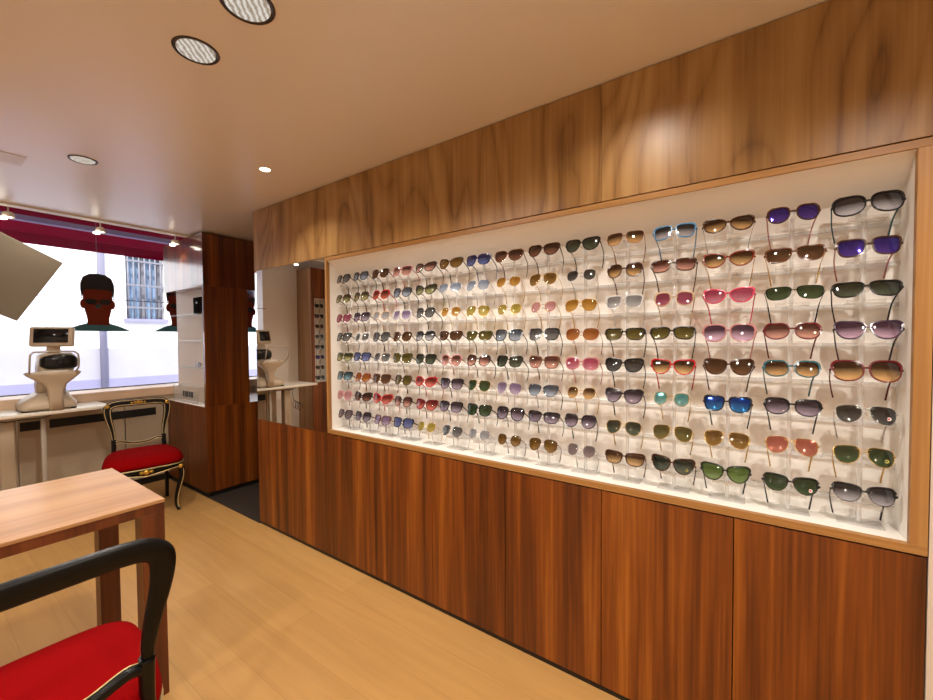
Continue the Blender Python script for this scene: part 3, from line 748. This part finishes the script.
# ------------------------------------------------------------------ ceiling lamps
WARM = (1., .925, .83)
def lamp(name, loc, power, size=.12, spread=120, col=WARM, rot=(0, 0, 0)):
    l = bpy.data.lights.new(name, 'SPOT'); l.shadow_soft_size = .02; l.energy = power; l.color = col; l.spot_size = rad(spread); l.spot_blend = .6
    o = bpy.data.objects.new(name, l); o.location = loc; o.rotation_euler = rot; COL.objects.link(o); return o
def downlight(x, y, r, label, power, big=True, spread=150):
    t = Thing('downlight', label, 'downlight', (x, y, CZ), 'recessed ceiling downlights')
    t.part('rim', MB().lathe([(r*.90, .002), (r*.92, -.004), (r, -.005), (r*1.04, -.001), (r*1.04, .003)], (x, y, CZ), 36, caps=False), M['rim_dark'] if big else M['rim_white'])
    t.part('reflector', MB().lathe([(r*.91, -.001), (r*.86, -.0015), (r*.5, -.002), (r*.30, -.0025)], (x, y, CZ), 36), M['chrome'])
    t.part('lens', MB().lathe([(r*.84, -.002), (r*.84, -.0045), (r*.3, -.006)], (x, y, CZ), 36), M['lamp_soft'] if big else M['lamp_hot'])
    if power: lamp('downlight_lamp', (x, y, CZ-.03), power, r*1.5, spread)
P0 = 50
downlight(-1.236, -.997, .074, 'large recessed downlight cut off by the top edge of the photo', P0)
downlight(-1.575, -1.003, .068, 'large recessed downlight with striped lens, second from the top edge', P0)
downlight(-3.015, -1.006, .060, 'large recessed downlight far back towards the window', P0)
downlight(-2.329, -.355, .032, 'small recessed halogen spot near the top of the walnut wall', 14, False, 130)
for k, (x, y) in enumerate([(.45, -.97), (1.5, -.97), (-3.3, -2.4), (-1.7, -2.4), (-.3, -2.4), (1.2, -2.4)]):  # unseen downlights added to help light the room
    downlight(x, y, .075, ['ceiling downlight right of the camera', 'ceiling downlight by the back wall', 'ceiling downlight in the far opposite corner', 'ceiling downlight behind the wooden table', 'ceiling downlight behind the camera', 'ceiling downlight in the near opposite corner'][k], P0)
downlight(-.345, -.465, .032, 'small recessed halogen spot washing the walnut header', 15, False, 150)
struct('trim_3', MB().box(-3.40, -3.22, -1.34, -1.19, CZ-.003, CZ+.001), M['rim_white'])

for y, tgt in ((-1.125, (-3.9, -1.45, 1.2)), (-.612, (-4.6, -.75, 1.)), (-.075, (-4.56, .03, 1.9))):
    p = Vector((-4.46, y, CZ-.10)) if y > -.1 else Vector((-4.43, y, CZ-.115)); d = Vector(tgt)-p
    lamp('spotlight_lamp', p, 8 if y < -.1 else 3, spread=80, rot=d.to_track_quat('-Z', 'Y').to_euler())

# ------------------------------------------------------------------ wooden table
TZ = .81; tx0, tx1, ty0, ty1 = -2.64, -1.945, -2.55, -1.012
t = Thing('wooden_table', 'wooden table with square legs and a pale satin top at the left edge', 'table', ((tx0+tx1)/2, -1.75, 0))
t.part('table_top', MB().box(tx0, tx1, ty0, ty1, TZ-.014, TZ), M['table_top'], bevel=.002)
t.part('apron', MB().box(tx0+.002, tx1-.002, ty0+.002, ty1-.002, TZ-.05, TZ-.014), M['table_edge'])
for x in (tx0+.002, tx1-.087):
    for y in (ty0+.002, ty1-.077):
        t.part('leg', MB().box(x, x+.085, y, y+.075, 0, TZ-.05), M['table_edge'], bevel=.002)

# ------------------------------------------------------------------ salon chairs
def cr(P, k=6, closed=False):
    P = [Vector(p) for p in P]; n = len(P); out = []
    for i in range(n if closed else n-1):
        g = lambda j: P[j % n] if closed else P[max(0, min(n-1, j))]
        a, b, c, d = g(i-1), g(i), g(i+1), g(i+2)
        for s in range(k):
            u = s/k
            out.append(.5*((2*b)+(c-a)*u+(2*a-5*b+4*c-d)*u*u+(3*b-a-3*c+d)*u**3))
    if not closed: out.append(P[-1])
    return out
def osec(w, h, n=10): return [(w*math.copysign(abs(math.cos(2*PI*j/n))**.7, math.cos(2*PI*j/n)), h*math.copysign(abs(math.sin(2*PI*j/n))**.7, math.sin(2*PI*j/n))) for j in range(n)]
def backy(z): return .170+.09*max(0, z-.45)
def salon_chair(loc, rz, label, gilt_front=True):
    t = Thing('salon_chair', label, 'chair', loc, 'black salon chairs with red seats', rz)
    def part(n, mb, m, p=None): return t.part(n, mb, m, p, local=True)
    # back loop, seen from the front
    H = [(0, .909), (.07, .909), (.13, .908), (.176, .899), (.204, .874), (.209, .832), (.201, .77), (.186, .70), (.176, .63), (.172, .575)]
    loop = [(x, backy(z), z) for x, z in H]+[(.13, backy(.578), .578), (.06, backy(.555), .555), (0, backy(.55), .55)]
    full = loop+[(-x, y, z) for x, y, z in loop[-2:0:-1]]
    mb = MB().sweep(cr(full, 5, True), osec(.013, .024), True, up=(0, 0, 0.001)) if False else MB()
    L = cr(full, 5, True); n = len(L); rgs = []
    cen = Vector((0, 0, .75))
    nrm = Vector((0, 1, -.09)).normalized()
    for i, p in enumerate(L):
        tg = (L[(i+1) % n]-L[i-1]).normalized(); side = tg.cross(nrm).normalized()
        top = max(0., min(1., (p.z-.60)/.25)); wd = .014+.017*top
        rgs.append([p+side*u*wd/.02+nrm*v for u, v in osec(.02, .013, 12)])
    mb.rings(rgs, closed=True); bk = part('back_frame', mb, M['lacquer'])
    # gilt piping on the front of the frame
    for off, nm in ((.010, 'gilt_line'), (-.010, 'gilt_line')):
        g = MB(); pts = []
        for i, p in enumerate(L):
            tg = (L[(i+1) % n]-L[i-1]).normalized(); side = tg.cross(nrm).normalized()
            top = max(0., min(1., (p.z-.60)/.25)); wd = (.014+.017*top)/.02
            pts.append(p+side*off*wd*1.25-nrm*.0125)
        g.tube(pts, .0035, 6, True, up=tuple(nrm)); part(nm, g, M['gilt_pale'], bk)
    g = MB()
    for x, z, r in ((0, .922, .016), (.022, .920, .012), (-.022, .920, .012), (.045, .918, .009), (-.045, .918, .009)):
        g.lathe([(r*.1, -r*.5), (r*.7, -r*.45), (r, 0), (r*.7, r*.45), (r*.1, r*.5)], (x, backy(z)-.018, z-.012), 12, axis='Y')
    part('carved_crest', g, M['gilt'], bk)
    for s in (1, -1):
        g = MB().lathe([(.002, -.010), (.014, -.008), (.018, 0), (.012, .006)], (s*.208, backy(.885)-.010, .888), 12, axis='Y')
        part('corner_rosette', g, M['gilt'], bk)
        # rear leg, one piece with the stile
        P = cr([(s*.174, backy(.60), .60), (s*.175, backy(.52)-.002, .52), (s*.180, .165, .42), (s*.186, .168, .28), (s*.190, .185, .12), (s*.192, .215, .0)], 5)
        part('rear_leg', MB().sweep(P, lambda q: osec(.018-.005*q, .018-.004*q), up=(1, 0, 0)), M['lacquer'])
        # cabriole front leg with scroll foot
        P = cr([(s*.222, -.235, .405), (s*.240, -.256, .36), (s*.240, -.258, .29), (s*.218, -.236, .19), (s*.204, -.222, .10), (s*.204, -.222, .045), (s*.214, -.236, .018), (s*.222, -.246, .012)], 5)
        fl = part('front_leg', MB().sweep(P, lambda q: osec(.026-.014*min(1, q*1.4)+(.006 if q > .88 else 0), .026-.014*min(1, q*1.4)+(.003 if q > .88 else 0)), up=(1, 0, 0)), M['lacquer'])
        P2 = [Vector(p)+Vector((s*.010, -.019+.008*min(1, i/len(P)*1.4), 0)) for i, p in enumerate(P[:-4])]
        part('gilt_line', MB().tube(P2, .005, 6, up=(1, 0, 0)), M['gilt_pale'], fl)
        part('knee_ornament', MB().lathe([(.003, -.020), (.016, -.016), (.021, 0), (.014, .012)], (s*.232, -.275, .385), 12, axis='Y'), M['gilt'], fl)
    # serpentine seat rails
    def edge(k):  # seat plan, 40 points
        a = 2*PI*k/40; c, sn = math.cos(a), math.sin(a)
        x = math.copysign(abs(c)**.42, c); y = math.copysign(abs(sn)**.42, sn)
        hw = .252+(.028 if y < 0 else 0)*abs(y)-(.040 if y > 0 else 0)*abs(y)
        yv = y*(.205 if y > 0 else .30)-.005-(.010*math.cos(x*PI/2) if y < 0 else 0)
        return x*hw, yv
    E_ = [edge(k) for k in range(40)]
    rl = MB().rings([[(x*.965, y*.965, z) for x, y in E_] for z in ()]) if False else MB()
    lo = []
    for x, y in E_:
        dip = .014*math.cos(min(1, abs(x)/.21)*PI*1.0) if y < -.12 else 0
        lo.append(dip)
    rl.rings([[(x*.90, y*.90, .375-d) for (x, y), d in zip(E_, lo)], [(x*.97, y*.97, .368-d) for (x, y), d in zip(E_, lo)], [(x*.985, y*.985, .40) for x, y in E_], [(x*.97, y*.97, .425) for x, y in E_], [(x*.85, y*.85, .425) for x, y in E_]])
    ap = part('seat_rail', rl, M['lacquer'])
    pts = [(x*1.0, y*1.0, .418) for x, y in E_]
    part('gilt_line', MB().tube(pts, .005, 6, True), M['gilt_pale'], ap)
    pts = [(x*.98, y*.985-.001, .372-d) for (x, y), d in zip(E_, lo) if y < -.1]
    part('gilt_line', MB().tube(pts, .005, 6), M['gilt_pale'], ap)
    g = MB()
    for x, r in ((0, .024), (.032, .015), (-.032, .015)):
        g.lathe([(.002, -.012), (r*.7, -.010), (r, 0), (r*.7, .01)], (x, -.312, .392), 12, axis='Y')
    part('carved_ornament', g, M['gilt'], ap)
    # domed cushion
    cu = MB().rings([[(x*q, y*q, z) for x, y in E_] for q, z in ((.90, .420), (.985, .428), (1.01, .447), (.99, .466), (.945, .492), (.85, .508), (.6, .520), (.28, .525), (.02, .526))])
    part('seat_cushion', cu, M['velvet'])
    return t
salon_chair((-4.285, -.425, 0), rad(79), 'gilt-edged black salon chair with red seat beside the walnut tower')
salon_chair((-1.505, -1.435, 0), rad(-90), 'black salon chair with red seat, seen from behind at the wooden table')

# ------------------------------------------------------------------ second sunglasses display beside the window (seen in the mirror)
WX = -4.95; SY = -1.695; NA, NB, NZ0, NZ1 = -1.735, -1.945, .86, 2.035
t = Thing('side_display', 'walnut wall unit with narrow lit display column, seen in the mirror', 'display cabinet', (WX, -2.3, 0))
t.part('side_cladding', MB().box(XW-.0, WX-.0205, SY-.015, SY, 0, CZ), M['walnut_pale'], bevel=.001)
t.part('front_cladding', MB().box(WX-.02, WX, -3.2, SY, 0, NZ0).box(WX-.02, WX, -3.2, SY, NZ1, CZ).box(WX-.02, WX, NA, SY, NZ0, NZ1).box(WX-.02, WX, -3.2, NB, NZ0, NZ1), M['walnut'])
t.part('lining', MB().box(WX-.19, WX-.18, NB-.01, NA+.01, NZ0-.01, NZ1+.01).box(WX-.18, WX-.02, NA, NA+.006, NZ0, NZ1).box(WX-.18, WX-.02, NB-.006, NB, NZ0, NZ1).box(WX-.18, WX-.02, NB, NA, NZ0-.006, NZ0).box(WX-.18, WX-.02, NB, NA, NZ1, NZ1+.006), M['case_white'])
SD = ['R k dg', 'W k dbr', 'R to br', 'R k gy', 'Q k dg', 'R k pur', 'R to br', 'Q k dg']
yc = (NA+NB)/2
t2 = Thing('eyewear_stand', 'slim clear acrylic stand inside the display column seen in the mirror', 'display stand', (WX-.13, yc, NZ0))
t2.part('post', MB().box(WX-.13, WX-.12, yc-.006, yc+.006, NZ0, NZ1-.03), M['acrylic_frost'])
for r in range(8):
    p = SD[r].split(); z = 1.935-.145*r
    t2.part('cradle', MB().box(WX-.12, WX-.04, yc-.006, yc+.006, z-.010, z-.004), M['acrylic'])
    glasses(SD[r], (WX-.03, yc, z), 20, 0, '%s %s sunglasses, %s lenses, %s pair down in the mirror-reflected display' % (FR[p[1]][2], S[p[0]], LE[p[2]][3], ords[r]), 'sunglasses in the side display', None, rad(90))

# ------------------------------------------------------------------ street outside
struct('ground', MB().box(-14, XW-.16, -14, 14, -.25, -.15), M['street'])
FX = -9.0
t = Thing('building', 'pale rendered building with a barred window and drainpipe across the street', 'building', (FX, 0, -.15))
wl = MB().box(FX-.3, FX, -12, .74, -.15, 7).box(FX-.3, FX, 1.31, 12, -.15, 7).box(FX-.3, FX, .74, 1.31, -.15, 1.86).box(FX-.3, FX, .74, 1.31, 3.08, 7)
t.part('wall', wl, M['facade'])
t.part('stone_base', MB().box(FX, FX+.06, -12, 12, -.15, .82), M['facade_dado'])
t.part('stone_band', MB().box(FX, FX+.03, -12, 12, .82, 1.34), M['facade_band'])
t.part('window_pane', MB().box(FX-.22, FX-.2, .74, 1.31, 1.86, 3.08), M['winpane'])
t.part('window_sill', MB().box(FX-.05, FX+.06, .70, 1.35, 1.80, 1.86), M['facade_dado'])
t.part('window_frame', MB().box(FX-.2, FX-.16, .74, .80, 1.86, 3.08).box(FX-.2, FX-.16, 1.25, 1.31, 1.86, 3.08).box(FX-.2, FX-.16, 1.0, 1.05, 1.86, 3.08).box(FX-.2, FX-.16, .74, 1.31, 2.98, 3.08), M['shutter'])
for k in range(7):
    y = .78+k*.081
    t.part('window_bar', MB().tube([(FX-.03, y, 1.86), (FX-.03, y, 3.08)], .012, 8, up=(1, 0, 0)), M['shutter'])
for z in (2.05, 2.45, 2.88):
    t.part('cross_bar', MB().box(FX-.045, FX-.015, .74, 1.31, z, z+.03), M['shutter'])
t.part('drainpipe', MB().tube([(FX+.07, .40, -.15), (FX+.07, .40, 6.9)], .05, 12, up=(1, 0, 0)), M['pipe'])
# awning over the shop window
t = Thing('awning', 'red fabric shop awning outside above the window', 'awning', (-5.8, .2, 2.5))
AW = [(-5.47, 3.02), (-6.25, 2.61), (-6.262, 2.628), (-5.47, 3.045)]
t.part('fabric', MB().prism(AW, lambda u, v, w: (u, -4 if w == 0 else 5, v)), M['awning'])
t.part('front_bar', MB().box(-5.98, -5.90, -4, 5, 2.665, 2.715), M['alu'])
t.part('valance', MB().box(-6.27, -6.262, -4, 5, 2.50, 2.62), M['awning'])

# ------------------------------------------------------------------ daylight
wd = bpy.data.worlds.new('World'); SC.world = wd; wd.use_nodes = True
nt = wd.node_tree; nt.nodes.clear()
bg = nt.nodes.new('ShaderNodeBackground'); wo = nt.nodes.new('ShaderNodeOutputWorld')
bg.inputs[0].default_value = (.82, .90, 1., 1); bg.inputs[1].default_value = 3.4
nt.links.new(bg.outputs[0], wo.inputs[0])
sl = bpy.data.lights.new('sun', 'SUN'); sl.energy = 7.; sl.angle = rad(1.); sl.color = (1, .97, .92)
so = bpy.data.objects.new('sun', sl); COL.objects.link(so)
so.rotation_euler = Vector((-.55, .25, -.8)).to_track_quat('-Z', 'Y').to_euler()
# roof added unseen over the shop so the street sun stays outside
struct('roof', MB().box(XW-.15, XR+.3, YB-.3, YP+.3, 3.2, 3.4), M['white'])

# ------------------------------------------------------------------ camera
f = 402.; yaw, pit, roll = rad(35.118), rad(-1.553), rad(-.441)
F = Vector((-math.sin(yaw)*math.cos(pit), math.cos(yaw)*math.cos(pit), math.sin(pit)))
R0 = F.cross(Vector((0, 0, 1))).normalized(); U0 = R0.cross(F)
R = math.cos(roll)*R0+math.sin(roll)*U0; U = -math.sin(roll)*R0+math.cos(roll)*U0
cd = bpy.data.cameras.new('camera'); co = bpy.data.objects.new('camera', cd); COL.objects.link(co)
cd.sensor_fit = 'HORIZONTAL'; cd.sensor_width = 36; cd.lens = f/933*36; cd.clip_start = .02; cd.clip_end = 200
mw = Matrix(((R.x, U.x, -F.x, 0), (R.y, U.y, -F.y, -1.63), (R.z, U.z, -F.z, 1.45), (0, 0, 0, 1)))
co.matrix_world = mw
SC.camera = co
vs = SC.view_settings; vs.view_transform = 'Standard'; vs.look = 'None'; vs.gamma = 1; vs.use_curve_mapping = False
vs.exposure = 0.
SC.cycles.transparent_max_bounces = 32
SC.cycles.max_bounces = 10
SC.cycles.sample_clamp_indirect = 6
